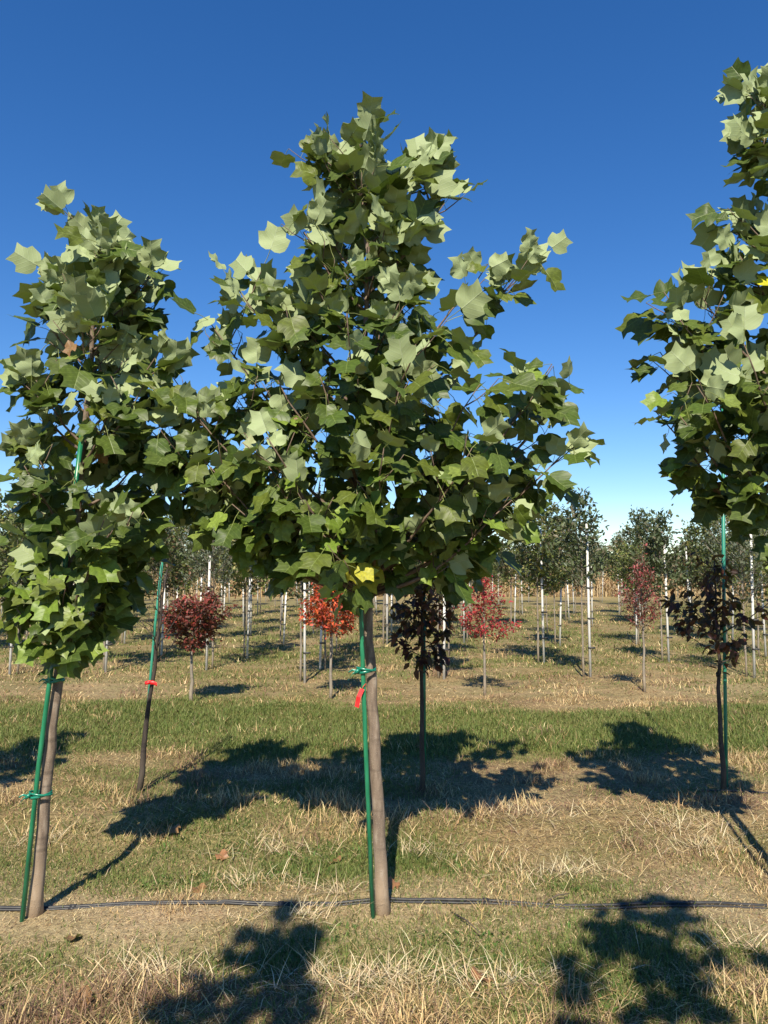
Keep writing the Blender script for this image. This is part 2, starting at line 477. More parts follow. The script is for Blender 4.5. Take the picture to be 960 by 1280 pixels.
def grass_band(tagname, y0, y1, dens, wscale, lscale):
    # green blades
    x, y = scatter(y0, y1, dens * 1.15)
    g = green_frac(x, y); b = bare_frac(x, y)
    k = RS.uniform(0, 1, len(x)) < np.clip(g * 1.1 * (1 - b * 0.85), 0, 1)
    x, y, g = x[k], y[k], g[k]; n = len(x)
    ln = RS.uniform(0.022, 0.062, n) * lscale * (0.7 + 0.6 * g)
    me = blades(tagname, x, y, ln, RS.uniform(0.003, 0.0052, n) * wscale, RS.uniform(0, 6.283, n),
                RS.uniform(0.1, 0.75, n), RS.uniform(0.1, 0.9, n), pick(GREEN, n), M_GRASS)
    o = link('green_grass', me)
    tag(o, 'short green grass growing ' + tagname, 'grass', None, 'stuff')
    # dry blades, mostly lying
    x, y = scatter(y0, y1, dens)
    g = green_frac(x, y); b = bare_frac(x, y)
    clump = fnoise(x * 3.1, y * 3.6, 123, 2)
    tall = np.interp(y, [0, 2.3, 2.55, 2.95, 3.1, 4.2, 4.5, 4.9, 5.2, 6.3, 9, 60], [1, 1, 1.5, 1.35, .7, .7, 1.25, 1.35, 1.1, .9, .8, .8])
    k = RS.uniform(0, 1, len(x)) < np.clip((1 - g * 0.80) * (1 - b * 0.70) * (0.45 + 1.0 * clump), 0, 1)
    x, y, clump, tall = x[k], y[k], clump[k], tall[k]; n = len(x)
    up = (clump > 0.60) & (RS.uniform(0, 1, n) < np.clip((clump - .56) * 4, 0, .75))
    ln = RS.uniform(0.025, 0.085, n) * lscale * tall * np.where(up, 1.5, 1.0)
    lean = np.where(up, RS.uniform(0.25, 1.1, n), RS.uniform(1.0, 1.5, n))
    col = pick(DRY, n)
    br = fnoise(x * 1.3 + 7, y * 2.1, 301, 2) + 0.35 * np.exp(-((x + 1.15) / .75) ** 2 - ((y - 2.75) / .3) ** 2) > 0.62
    brown_here = (br & (RS.uniform(0, 1, n) < 0.65)) | (RS.uniform(0, 1, n) < 0.14)
    col[brown_here] = pick(BROWN, int(brown_here.sum()))
    me = blades(tagname + ' dry', x, y, ln, RS.uniform(0.0026, 0.0052, n) * wscale, RS.uniform(0, 6.283, n),
                lean, RS.uniform(-0.1, 0.7, n), col, M_STRAW)
    o = link('dry_grass', me)
    tag(o, 'straw coloured cut grass lying ' + tagname, 'grass', None, 'stuff')
grass_band('on the ground before and around the tulip tree trunks', 1.6, 4.2, 9000, 0.95, 0.85)
grass_band('between the tulip trees and the dark red saplings', 4.2, 6.4, 5200, 1.05, 0.95)
grass_band('in the lane past the dark red saplings', 6.4, 9.4, 2700, 1.5, 1.1)
grass_band('around the first rows of red leaved trees', 9.4, 15, 620, 2.6, 1.35)
grass_band('under the distant rows of staked trees', 15, 34, 110, 5.0, 1.6)

# long loose straw lying in heaps
def long_straw():
    spots = [(G(700, 1085), .45, 260), (G(520, 1065), .3, 160), (G(300, 1100), .35, 150), (G(380, 1145), .22, 90), (G(420, 1118), .2, 70),
             (G(500, 1215), .35, 260), (G(430, 1235), .3, 200), (G(880, 1060), .4, 200), (G(620, 1030), .5, 240), (G(60, 1050), .3, 120),
             (G(200, 1225), .4, 160), (G(930, 1190), .25, 90), (G(640, 1240), .3, 150), (G(340, 1060), .5, 200), (G(850, 1040), .6, 240)]
    X = []; Y = []
    for c, r, n in spots:
        a = RS.uniform(0, 6.283, n); q = np.abs(RS.normal(0, .5, n)) * r
        X.append(c.x + np.cos(a) * q * 1.4); Y.append(c.y + np.sin(a) * q * 0.55)
    x = np.concatenate(X); y = np.concatenate(Y); n = len(x)
    me = blades('loose_straw', x, y, RS.uniform(0.06, 0.17, n), RS.uniform(0.0025, 0.0045, n), RS.uniform(0, 6.283, n),
                RS.uniform(0.75, 1.45, n), RS.uniform(0.0, 0.5, n), pick([(0.58, 0.46, 0.27), (0.50, 0.38, 0.2), (0.64, 0.54, 0.34)], n), M_STRAW, 0.004)
    tag(link('loose_straw', me), 'long pale straw stalks strewn in heaps along the tulip tree row', 'straw', None, 'stuff')
    # short chaff and moss over the sandy strip
    for nm, lab, dn, cc, mt in (('chaff', 'fine straw chaff over the sandy strip at the tulip trunks', 9000, [(0.55, 0.42, 0.22), (0.42, 0.30, 0.14), (0.24, 0.16, 0.08), (0.62, 0.50, 0.30)], M_STRAW),
                                ('fine_grass', 'fine short grass sprouting on the sandy strip at the tulip trunks', 9000, [(0.16, 0.19, 0.045), (0.20, 0.22, 0.06), (0.12, 0.16, 0.035)], M_GRASS)):
        x, y = scatter(1.9, 4.6, dn)
        if nm == 'fine_grass':
            k = RS.uniform(0, 1, len(x)) < np.clip(green_frac(x, y) * 1.6 - 0.45, 0, .9)
        else:
            k = RS.uniform(0, 1, len(x)) < 0.55
        x, y = x[k], y[k]; n = len(x)
        me = blades(nm, x, y, RS.uniform(0.008, 0.03, n), RS.uniform(0.0018, 0.0036, n), RS.uniform(0, 6.283, n),
                    RS.uniform(0.3, 0.9, n) if nm == 'fine_grass' else RS.uniform(0.9, 1.5, n), RS.uniform(0.0, 0.5, n), pick(cc, n), mt, 0.0)
        tag(link(nm, me), lab, 'grass' if nm == 'fine_grass' else 'straw', None, 'stuff')
    # low clover-like leaves in the green patches
    x, y = scatter(1.7, 5.0, 1500)
    g = green_frac(x, y)
    k = (g > 0.62) & (fnoise(x * 2.3, y * 2.9, 555, 2) > 0.5)
    x, y = x[k], y[k]; n = len(x)
    me = blades('ground_cover', x, y, RS.uniform(0.02, 0.045, n), RS.uniform(0.008, 0.016, n), RS.uniform(0, 6.283, n),
                RS.uniform(0.4, 1.0, n), RS.uniform(0.3, 0.9, n), pick([(0.07, 0.13, 0.025), (0.10, 0.17, 0.035), (0.06, 0.10, 0.02)], n), M_GRASS)
    tag(link('clover_cover', me), 'low broad leaved green weeds between the tulip trunks and the saplings', 'weeds', None, 'stuff')
long_straw()

# ------------------------------------------------------------------ tulip leaves
HALF = [(0.0, 0.0), (0.16, -0.05), (0.34, -0.01), (0.48, 0.12), (0.545, 0.30), (0.60, 0.50), (0.395, 0.585), (0.355, 0.74), (0.405, 0.985), (0.19, 0.915), (0.0, 0.86)]
TULIP_TINTS = {
    'g': [(0.085, 0.135, 0.030), (0.070, 0.120, 0.030), (0.105, 0.155, 0.035), (0.060, 0.105, 0.028), (0.095, 0.150, 0.040), (0.12, 0.165, 0.035), (0.08, 0.125, 0.035), (0.075, 0.13, 0.028), (0.11, 0.15, 0.03), (0.065, 0.11, 0.03)],
    'l': [(0.16, 0.23, 0.035), (0.19, 0.26, 0.045), (0.14, 0.21, 0.03), (0.17, 0.22, 0.05)],
    'y': [(0.50, 0.47, 0.03), (0.38, 0.36, 0.04)],
    'b': [(0.24, 0.13, 0.06), (0.30, 0.14, 0.07)]}
LEAVES = {}      # kind -> list of (mesh, co, faces, uv, tint)
def build_leaf(rng, kind, tint):
    """tulip leaf in its own frame: blade along +Y from the petiole end, top face +Z; origin at the petiole's foot"""
    pet = rng.uniform(0.45, 0.75)
    fold = rng.uniform(0.08, 0.5); curl = rng.uniform(-0.35, 0.75); wave = rng.uniform(0.03, 0.13); ph = rng.uniform(0, 6.28)
    skew = rng.uniform(-0.06, 0.06); wid = rng.uniform(0.92, 1.08)
    if kind == 'b': fold, curl, wave = 0.6, 1.1, 0.12
    vs = []; uv = []; fs = []
    def warp(u, v):
        x = u * wid * (1 - 0.12 * fold) + skew * v
        z = abs(u) * fold * (1 - 0.3 * v) - curl * (v ** 2) * 0.35 - curl * 0.35 * (abs(u) ** 2) + wave * math.sin(ph + 9 * v + 5 * u) * abs(u) * 2
        y = v * (1 - 0.06 * curl * v)
        return (x, pet + y, z - 0.10 * pet)
    # per side: rows of midrib / middle / rim points
    for sgn in (1, -1):
        n0 = len(vs)
        m = len(HALF)
        for i, (u, v) in enumerate(HALF):
            midv = 0.02 + 0.82 * i / (m - 1)
            for t in (0.0, 0.52, 1.0):
                uu = u * t; vv = midv + (v - midv) * t
                vs.append(warp(sgn * uu, vv)); uv.append((sgn * uu, vv))
        for i in range(m - 1):
            for t in range(2):
                a = n0 + i * 3 + t; b = a + 1; c = a + 4; d = a + 3
                f = (a, b, c, d)
                fs.append(f if sgn == 1 else f[::-1])
    # petiole: three-sided tapered stalk, sagging a little
    k0 = len(vs); r = 0.014
    pts = [(0, 0, 0), (0, pet * 0.5, 0.02 * pet), (0, pet + 0.03, -0.10 * pet)]
    for (x, y, z) in pts:
        for a in (0.5, 2.6, 4.7):
            vs.append((x + r * math.cos(a), y, z + r * math.sin(a))); uv.append((0.0, 0.1))
    for i in range(2):
        for k in range(3):
            a = k0 + i * 3 + k; b = k0 + i * 3 + (k + 1) % 3
            fs.append((a, a + 3, b + 3, b))
    co = np.array(vs)
    loops = np.concatenate([np.array(f) for f in fs]); sizes = np.array([len(f) for f in fs])
    uvl = np.array(uv)[loops]
    col = np.tile(np.array(tint), (len(co), 1)); col[k0:] = (0.22, 0.22, 0.07) if kind != 'b' else (0.2, 0.12, 0.06)
    me = np_mesh('tulip_leaf_' + kind, co, loops, sizes, M_LEAF, col, True, uvl)
    return (me, co, loops, sizes, uvl, col)
_r = random.Random(5)
for kind, tints in TULIP_TINTS.items():
    LEAVES[kind] = [build_leaf(_r, kind, tuple(c * f for c, f in zip(t, (0.82, 0.76, 0.52) if kind == 'g' else (1, 1, 1)))) for t in tints for _ in range(2)]

def frame(origin, ydir, up, size):
    y = ydir.normalized()
    z = up - y * up.dot(y)
    if z.length < 1e-4: z = Vector((1, 0, 0)) - y * y.x
    z.normalize()
    x = y.cross(z)
    M = Matrix((x, y, z)).transposed().to_4x4()
    M = Matrix.Translation(origin) @ M @ Matrix.Diagonal((size, size, size, 1))
    return M

def joined_leaves(name, items):
    """items: (leaf record, 4x4 matrix)"""
    cos = []; lps = []; szs = []; uvs = []; cols = []; n = 0
    for rec, M in items:
        A = np.array(M)
        cos.append(rec[1] @ A[:3, :3].T + A[:3, 3]); lps.append(rec[2] + n); szs.append(rec[3]); uvs.append(rec[4]); cols.append(rec[5])
        n += len(rec[1])
    return np_mesh(name, np.concatenate(cos), np.concatenate(lps), np.concatenate(szs), M_LEAF, np.concatenate(cols), True, np.concatenate(uvs))

def curve_pts(a, b, sag, n, rng, wob=0.0):
    a = Vector(a); b = Vector(b)
    pts = []
    for i in range(n + 1):
        t = i / n
        p = a.lerp(b, t) + Vector((0, 0, -sag * math.sin(math.pi * t)))
        if 0 < i < n: p += Vector((rng.uniform(-wob, wob), rng.uniform(-wob, wob), rng.uniform(-wob, wob)))
        pts.append(p)
    return pts
def along(pts, t):
    n = len(pts) - 1
    f = min(max(t, 0), 1) * n
    i = min(int(f), n - 1)
    return pts[i].lerp(pts[i + 1], f - i), (pts[i + 1] - pts[i]).normalized()

def tulip_tree(seed, trunk, r0, env, zlow, tips, nbranch, label, group, singles=300, leaf_size=0.118, light_low=0.55, dens=1.12):
    """trunk: list of points foot to top.  env: list of (z, radius) of the crown.  tips: extra branch ends"""
    rng = random.Random(seed)
    base = Vector((trunk[0].x, trunk[0].y, H(trunk[0].x, trunk[0].y)))
    root = empty('tulip_tree', base, label, 'tree', group)
    ztop = trunk[-1].z
    # trunk, resampled with slight kinks
    tp = []
    for i in range(len(trunk) - 1):
        m = 6
        for k in range(m):
            p = trunk[i].lerp(trunk[i + 1], k / m)
            if i or k: p = p + Vector((rng.uniform(-.004, .004), rng.uniform(-.004, .004), 0))
            tp.append(p)
    tp.append(trunk[-1]); tp[0] = Vector((base.x, base.y, base.z - 0.05))
    zf = base.z
    rad = []
    for p in tp:
        t = min(max((p.z - zf) / (ztop - zf), 0), 1)
        rr = r0 * (1 - t) ** 0.75 + 0.004
        if p.z - zf < 0.12: rr *= 1 + 3.2 * max(0, 0.12 - max(0, p.z - zf))
        rad.append(rr)
    link('trunk', MB().tube(tp, rad, 14, True, None, 0.03, rng).mesh('trunk', M_BARK, base), root)
    def trunk_at(z):
        for i in range(len(tp) - 1):
            if tp[i].z <= z <= tp[i + 1].z:
                f = (z - tp[i].z) / max(tp[i + 1].z - tp[i].z, 1e-6)
                return tp[i].lerp(tp[i + 1], f), rad[i] + (rad[i + 1] - rad[i]) * f
        return tp[-1].copy(), rad[-1]
    EZ = [e[0] for e in env]; ER = [e[1] for e in env]
    # branch ends
    ends = [(Vector(t), 1.0) for t in tips]
    zmin, zmax = min(EZ), max(EZ)
    for i in range(nbranch):
        f = (i + rng.uniform(0.2, 0.8)) / nbranch
        z = zmin + (zmax - zmin) * f ** 0.95
        R = float(np.interp(z, EZ, ER)) * rng.uniform(0.62, 1.0)
        az = i * 2.39996 + rng.uniform(-.4, .4)
        ax, _ = trunk_at(min(z, ztop))
        ends.append((Vector((ax.x + math.cos(az) * R, ax.y + math.sin(az) * R, z)), 0.9))
    leaves = []
    def put_leaf(p, out, w, size):
        # w: 0 drooping low leaf .. 1 upright top leaf
        r3 = Vector((rng.gauss(0, 1), rng.gauss(0, 1), rng.gauss(0, 1)))
        if rng.random() < min(0.62, max(0.05, 0.95 * w - 0.10)):
            # blown upright by the breeze from the camera's side: the pale lower face is turned to the wind
            d = out * 0.55 + Vector((0, 0.15, 0.85)) + r3 * 0.36
            up = Vector((-0.1, 1.0, -0.25)) + Vector((rng.gauss(0, 1), rng.gauss(0, 1), rng.gauss(0, 1))) * 0.55
        else:
            # hanging, the green upper face turned to the light
            d = out * 0.75 + Vector((0, 0, -0.75 + 0.9 * w)) + r3 * 0.36
            up = Vector((0, 0, 0.45)) + SUN_DIR * 0.8 + Vector((rng.gauss(0, 1), rng.gauss(0, 1), rng.gauss(0, 1))) * 0.36
        d.normalize()
        u = rng.random()
        lowness = max(0.0, 1 - (p.z - zmin) / (0.30 * (zmax - zmin)))
        kind = 'g'
        if u < 0.006: kind = 'b'
        elif u < 0.009 + 0.010 * lowness: kind = 'y'
        elif u < 0.05 + light_low * lowness: kind = 'l'
        if kind == 'l': size *= 0.85
        if kind == 'b': size *= 0.6
        leaves.append((rng.choice(LEAVES[kind]), frame(p - base, d, up, size)))
    for tip, s in ends:
        ax, _ = trunk_at(min(tip.z, ztop))
        horiz = math.hypot(tip.x - ax.x, tip.y - ax.y)
        zb = max(zlow, tip.z - horiz * rng.uniform(0.75, 1.15) - 0.05)
        zb = min(zb, ztop - 0.03)
        a, ra = trunk_at(zb)
        L = (tip - a).length
        sag = 0.10 * L * rng.uniform(0.3, 1.0)
        pts = curve_pts(a, tip, sag, 7, rng, 0.012 * L)
        rb = min(0.55 * ra, 0.004 + 0.010 * L)
        mb = MB().tube(pts, [rb + (0.0022 - rb) * i / 7 for i in range(8)], 6)
        twigs = [(pts, 0.42)]
        ntw = int(2 + L * 4.2 * dens)
        for k in range(ntw):
            t = rng.uniform(0.3, 0.92)
            p, dr = along(pts, t)
            az = rng.uniform(0, 6.283)
            sd = Vector((math.cos(az), math.sin(az), rng.uniform(0.1, 0.8)))
            tl = rng.uniform(0.10, 0.24) * (0.6 + 0.6 * min(L, 1))
            e = p + (dr * 0.7 + sd * 0.8).normalized() * tl
            tpts = curve_pts(p, e, 0.01, 3, rng, 0.004)
            mb.tube(tpts, [0.0035, 0.003, 0.0025, 0.0018], 4)
            twigs.append((tpts, 0.1))
        link('branch', mb.mesh('branch', M_TWIG, base), root)
        outd = Vector((tip.x - ax.x, tip.y - ax.y, 0))
        if outd.length < 0.05: outd = Vector((rng.uniform(-1, 1), -1, 0))
        outd.normalize()
        for j, (tw, t0) in enumerate(twigs):
            n = (int(4 + L * 5) if j == 0 else rng.choice((3, 4, 4, 5)))
            n = max(2, int(round(n * dens)))
            for q in range(n):
                t = t0 + (1 - t0) * (1 - (1 - (q + rng.random()) / n) ** 1.6) if q < n - 1 else 1.0
                p, dr = along(tw, t)
                az = rng.uniform(0, 6.283)
                o = outd * 0.6 + Vector((math.cos(az), math.sin(az), 0)) * 0.9
                o.normalize()
                hf = (p.z - zmin) / (zmax - zmin)
                edge = min(1, math.hypot(p.x - ax.x, p.y - ax.y) / max(0.2, float(np.interp(p.z, EZ, ER))))
                w = min(1.1, max(-0.1, -0.08 + 0.85 * max(hf, 0.0) ** 0.9 + 0.22 * (edge - 0.6) + rng.gauss(0, 0.2)))
                put_leaf(p, o, w, leaf_size * rng.uniform(0.68, 1.15))
    # short inner shoots hugging the trunk
    for q in range(int(26 * dens)):
        mb = MB()
        z = zlow + 0.05 + (ztop - zlow - 0.1) * (q + rng.random()) / (26 * dens)
        p, ra = trunk_at(z)
        az = rng.uniform(0, 6.283); ln = rng.uniform(.08, .22)
        e = p + Vector((math.cos(az) * ln, math.sin(az) * ln, ln * .7))
        mb.tube(curve_pts(p, e, 0, 2, rng, .004), [.004, .003, .002], 4)
        for k in range(4):
            b2 = rng.uniform(0, 6.283)
            o = Vector((math.cos(az) * .7 + math.cos(b2) * .8, math.sin(az) * .7 + math.sin(b2) * .8, 0)).normalized()
            hf = max(0, (z - zmin) / (zmax - zmin))
            put_leaf(p.lerp(e, .5 + .5 * rng.random()), o, min(1, max(-.1, -.08 + .8 * hf + rng.gauss(0, .2))), leaf_size * rng.uniform(.6, 1.05))
        link('shoot', mb.mesh('shoot', M_TWIG, base), root)
    # top tuft
    for q in range(9):
        p, _ = trunk_at(ztop - 0.02 - 0.25 * rng.random() ** 1.5)
        az = rng.uniform(0, 6.283)
        put_leaf(p, Vector((math.cos(az), math.sin(az), 0)), rng.uniform(0.7, 1.1), leaf_size * rng.uniform(0.7, 1.1))
    # the leaves that show largest become single objects: a coarse depth buffer tells which
    order = []
    if singles:
        W, Hh = 480, 640
        zb = np.full((Hh, W), 1e9); idb = np.full((Hh, W), -1, int)
        for i, (rec, M) in enumerate(leaves):
            c = base + (M @ Vector((0, 1.05, 0)))
            pr = proj(c)
            if pr is None: continue
            x, y, d = pr[0] / 2, pr[1] / 2, pr[2]
            sz = M.col[0].to_3d().length
            nrm = M.col[2].to_3d().normalized(); vd = (c - Vector((0, 0, CAM_H))).normalized()
            rr = max(1.0, 0.5 * sz * F_PX / d / 2 * (0.4 + 0.6 * abs(nrm.dot(vd))))
            x0, x1, y0, y1 = int(x - rr), int(x + rr) + 1, int(y - rr), int(y + rr) + 1
            x0 = max(x0, 0); y0 = max(y0, 0); x1 = min(x1, W); y1 = min(y1, Hh)
            if x0 >= x1 or y0 >= y1: continue
            s = zb[y0:y1, x0:x1]; k = s > d
            s[k] = d; idb[y0:y1, x0:x1][k] = i
        cnt = np.bincount(idb[idb >= 0].ravel(), minlength=len(leaves))
        order = [int(i) for i in np.argsort(-cnt)[:singles] if cnt[i] > 6]
    single = set(order)
    for i in order:
        rec, M = leaves[i]
        link('leaf', rec[0], root, M)
    rest = [leaves[i] for i in range(len(leaves)) if i not in single]
    if rest:
        o = link('foliage', joined_leaves('foliage', rest), root)
        o['kind'] = 'stuff'
    print('tulip', seed, 'branches', len(ends), 'leaves', len(leaves), 'singles', len(order))
    return root

GT = 'tulip trees in the staked front row'
def zpx(py, d=ROW_Y): return P(480, py, d).z
# centre tree -------------------------------------------------------------
D = 3.5
ct = [G(479, 1141), P(470, 960, D), P(461, 800, D), P(455, 640, D), P(455, 450, D), P(460, 320, D), P(447, 185, D)]
ct[0].y = D; ct[0].x = P(479, 1141, D).x
px = 0.00379
env_c = [(zpx(y), r * px) for y, r in ((708, 20), (678, 45), (638, 95), (595, 145), (550, 172), (505, 165), (450, 135), (400, 105), (340, 80), (300, 70), (250, 62), (215, 45), (180, 18))]
tips_c = [P(610, 330, 3.45), P(640, 345, 3.6), P(690, 455, 3.4), P(712, 480, 3.55), P(715, 555, 3.45), P(700, 600, 3.6), P(640, 625, 3.3), P(545, 195, 3.5), P(555, 255, 3.4),
          P(290, 350, 3.45), P(330, 350, 3.6), P(260, 400, 3.5), P(215, 470, 3.5), P(180, 530, 3.45), P(200, 590, 3.6), P(290, 630, 3.3), P(340, 615, 3.2), P(395, 205, 3.5), P(380, 290, 3.4),
          P(230, 500, 3.4), P(250, 570, 3.35), P(215, 550, 3.6), P(300, 490, 3.4), P(240, 620, 3.5), P(320, 560, 3.2), P(590, 560, 3.1), P(480, 560, 2.95), P(400, 470, 3.05), P(520, 430, 3.05), P(600, 480, 3.2), P(430, 700, 3.15)]
tulip_tree(21, ct, 0.027, env_c, zpx(745), tips_c, 32, 'tallest tulip tree, its trunk beside a green stake hung with a red tag', GT)
# left tree ---------------------------------------------------------------
lt = [G(43, 1137), P(58, 980, D), P(73, 840, D), P(95, 650, D), P(112, 470, D), P(122, 330, D), P(124, 285, D)]
lt[0].y = D; lt[0].x = P(43, 1137, D).x
env_l = [(zpx(y), r * px) for y, r in ((800, 30), (760, 55), (700, 65), (640, 85), (580, 100), (500, 100), (440, 90), (380, 72), (330, 42), (300, 20))]
tips_l = [P(55, 400, 3.45), P(175, 355, 3.5), P(190, 385, 3.6), P(72, 350, 3.5), P(205, 430, 3.45), P(20, 760, 3.35), P(30, 720, 3.4), P(140, 740, 3.55), P(95, 790, 3.4), P(190, 560, 3.5), P(180, 640, 3.45), P(155, 700, 3.5), P(40, 560, 3.4), P(30, 480, 3.5), P(180, 480, 3.3), P(130, 650, 3.2)]
tulip_tree(34, lt, 0.025, env_l, zpx(810), tips_l, 20, 'shorter tulip tree with a leaning trunk and stake crossing it near the knee', GT, light_low=0.7)
# right tree --------------------------------------------------------------
rt = [P(1036, 1139, D), P(1022, 900, D), P(1010, 700, D), P(1000, 450, D), P(995, 250, D), P(985, 90, D)]
env_r = [(zpx(y), r * px) for y, r in ((740, 12), (700, 14), (650, 18), (600, 28), (565, 60), (520, 125), (470, 150), (400, 135), (350, 80), (300, 60), (250, 50), (180, 40), (110, 20))]
tips_r = [P(830, 365, 3.5), P(850, 400, 3.4), P(825, 440, 3.55), P(870, 360, 3.5), P(820, 515, 3.5), P(850, 520, 3.4), P(960, 540, 3.45), P(930, 275, 3.5), P(925, 320, 3.45), P(940, 115, 3.5), P(935, 180, 3.5), P(995, 680, 3.4), P(870, 480, 3.2), P(930, 430, 3.1)]
tulip_tree(47, rt, 0.027, env_r, zpx(760), tips_r, 20, 'tulip tree whose leafy side hangs over the tall pale green stake of a dark sapling', GT)
# next tree of the row to the left, beyond the frame
def plain_tulip(seed, x, y, h, label, rad=0.65, dn=0.62):
    t = [Vector((x, y, 0)), Vector((x + 0.02, y, h * .5)), Vector((x, y + .02, h * .96))]
    e = [(h * .36, rad * .3), (h * .45, rad * .8), (h * .55, rad), (h * .68, rad * .8), (h * .8, rad * .55), (h * .93, rad * .2)]
    tulip_tree(seed, t, 0.027, e, h * .34, [], 30, label, GT, singles=0, dens=dn * 1.25)
plain_tulip(51, -3.42, 3.5, 3.7, 'tulip tree next in line past the leaning one')
GT = 'tulip trees in the row behind'
plain_tulip(52, -0.98, -1.05, 4.5, 'tulip tree in the row behind, shading the ground before the tallest tulip trunk', 0.55)
plain_tulip(53, 0.62, -1.0, 4.75, 'tulip tree in the row behind, shading the ground beside the drip pipe', 0.85, 0.5)
plain_tulip(54, 2.2, -1.05, 4.4, 'tulip tree at the end of the row behind', 0.7)

# ------------------------------------------------------------------ stakes, ties and tags of the front row
def loop_pts(cx, cy, z, rx, ry, n=18, tilt=0.0, ang=0.0):
    out = []
    for i in range(n + 1):
        a = 2 * math.pi * i / n
        x = rx * math.cos(a); y = ry * math.sin(a)
        out.append(Vector((cx + x * math.cos(ang) - y * math.sin(ang), cy + x * math.sin(ang) + y * math.cos(ang), z + tilt * math.cos(a))))
    return out
def ribbon(mb, pts, w, axis=Vector((0, 0, 1)), th=0.0012):
    n0 = len(mb.v)
    for i, p in enumerate(pts):
        t = (pts[min(i + 1, len(pts) - 1)] - pts[max(i - 1, 0)]).normalized()
        nrm = t.cross(axis)
        if nrm.length < 1e-4: nrm = Vector((1, 0, 0))
        nrm.normalize()
        for sw, sn in ((-1, -1), (1, -1), (1, 1), (-1, 1)):
            mb.v.append(tuple(p + axis * (w * 0.5 * sw) + nrm * (th * sn)))
    for i in range(len(pts) - 1):
        for k in range(4):
            a = n0 + i * 4 + k; b = n0 + i * 4 + (k + 1) % 4
            mb.f.append((a, b, b + 4, a + 4))
    mb.f.append((n0, n0 + 1, n0 + 2, n0 + 3)); e = n0 + (len(pts) - 1) * 4
    mb.f.append((e + 3, e + 2, e + 1, e))
def stake(name, pts, r, mat, label, group, ties=(), tie_mat=None):
    base = Vector((pts[0].x, pts[0].y, H(pts[0].x, pts[0].y)))
    root = empty(name, base, label, 'stake', group)
    pts = [Vector(p) for p in pts]; pts[0].z = base.z - 0.06
    link('shaft', MB().tube(pts, r, 10).mesh('shaft', mat, base), root)
    for (c, rx, ry, ang, w) in ties:
        mb = MB()
        ribbon(mb, loop_pts(c.x, c.y, c.z, rx, ry, 20, 0.008, ang), w)
        ribbon(mb, loop_pts(c.x, c.y, c.z + w * 0.5, rx + .002, ry + .002, 20, -0.008, ang), w * 0.8)
        # knot and two loose ends
        k = Vector((c.x - rx * math.cos(ang), c.y - rx * math.sin(ang) - 0.006, c.z))
        mb.tube([k + Vector((-.012, 0, -.012)), k + Vector((0, -.012, .002)), k + Vector((.012, 0, .012))], [.006, .011, .006], 6)
        ribbon(mb, [k, k + Vector((-.02, -.01, -.01)), k + Vector((-.038, -.012, -.035))], w * .8, Vector((0.5, 0, 0.86)))
        ribbon(mb, [k, k + Vector((-.022, -.012, .008)), k + Vector((-.04, -.01, -.004))], w * .8, Vector((0.2, 0, 0.97)))
        link('tie', mb.mesh('tie', tie_mat or M_TIE, base), root)
    return root
GS = 'green stakes of the tulip trees'
s0 = P(467, 1139, 3.45); s1 = P(457, 930, 3.455); s2 = P(451, 760, 3.455); s3 = P(447, 480, 3.46)
tc_ = P(459, 838, 3.475)
stake('green_stake', [s0, s1, s2, s3], 0.0108, M_STAKE, 'green stake tied upright beside the tallest tulip trunk', GS,
      [(P(458, 838, 3.475), 0.046, 0.036, 0.45, 0.012)])
l0 = P(27, 1134, 3.44); l1 = P(48, 960, 3.45); l2 = P(70, 790, 3.45); l3 = P(92, 630, 3.46); l4 = P(102, 545, 3.46)
stake('green_stake', [l0, l1, l2, l3, l4], 0.0108, M_STAKE, 'green stake slanting across the leaning tulip trunk', GS,
      [(P(51, 993, 3.475), 0.047, 0.036, 0.4, 0.012), (P(71, 850, 3.475), 0.032, 0.036, 0.4, 0.012)])
r0_ = P(1022, 1139, 3.45); r1_ = P(990, 560, 3.46)
stake('green_stake', [r0_, r1_], 0.0108, M_STAKE, 'green stake of the tulip tree overhanging the pale green stake', GS)
# red tag hanging from the centre stake
def red_tag(a, b, w, name, label):
    root = empty(name, a, label, 'tag')
    mb = MB(); mb.smooth = False
    m = a.lerp(b, .5) + Vector((-0.006, -.006, 0))
    ax = (b - a).normalized().cross(Vector((0, 1, 0))).normalized()
    pts = [a.lerp(b, .12), m, b]
    ribbon(mb, pts, w, ax, 0.0006)
    link('strip', mb.mesh('strip', M_TAG, a), root)
    mb = MB(); mb.tube([a + Vector((.012, .004, .012)), a, a.lerp(b, .15)], 0.0016, 5)
    link('cord', mb.mesh('cord', M_TAG, a), root)
    return root
red_tag(P(454, 858, 3.437), P(446, 884, 3.425), 0.020, 'red_tag', 'red plastic tag hanging from the stake of the tallest tulip tree')

# ------------------------------------------------------------------ drip pipes
def pipe(y0, x0, x1, label, seed, lift=0.006, r=0.0075, lines=1):
    rng = random.Random(seed)
    pts = []
    x = x0
    while x <= x1:
        y = y0 + 0.035 * math.sin(x * 1.1 + seed) + 0.012 * math.sin(x * 4.3)
        pts.append(Vector((x, y, H(x, y) + lift + 0.004 * math.sin(x * 6))))
        x += 0.12
    b = pts[0].copy()
    root = empty('drip_pipe', Vector((b.x, b.y, H(b.x, b.y))), label, 'pipe', 'drip irrigation pipes')
    link('hose', MB().tube(pts, r, 8).mesh('hose', M_PIPE, root.location), root)
    k = 6
    while k < len(pts) - 2:
        a = pts[k]; d = (pts[k + 1] - a).normalized()
        link('emitter', MB().tube([a - d * .014, a + d * .014], r * 1.45, 8).mesh('emitter', M_PIPE, root.location), root)
        k += 8
pipe(3.58, -6.0, 6.0, 'black drip pipe running behind the tulip tree trunks', 1)
pipe(3.555, -6.0, 6.0, 'thin black drip pipe lying in front of its thicker twin by the tulip trunks', 1.25, 0.004, 0.0055)
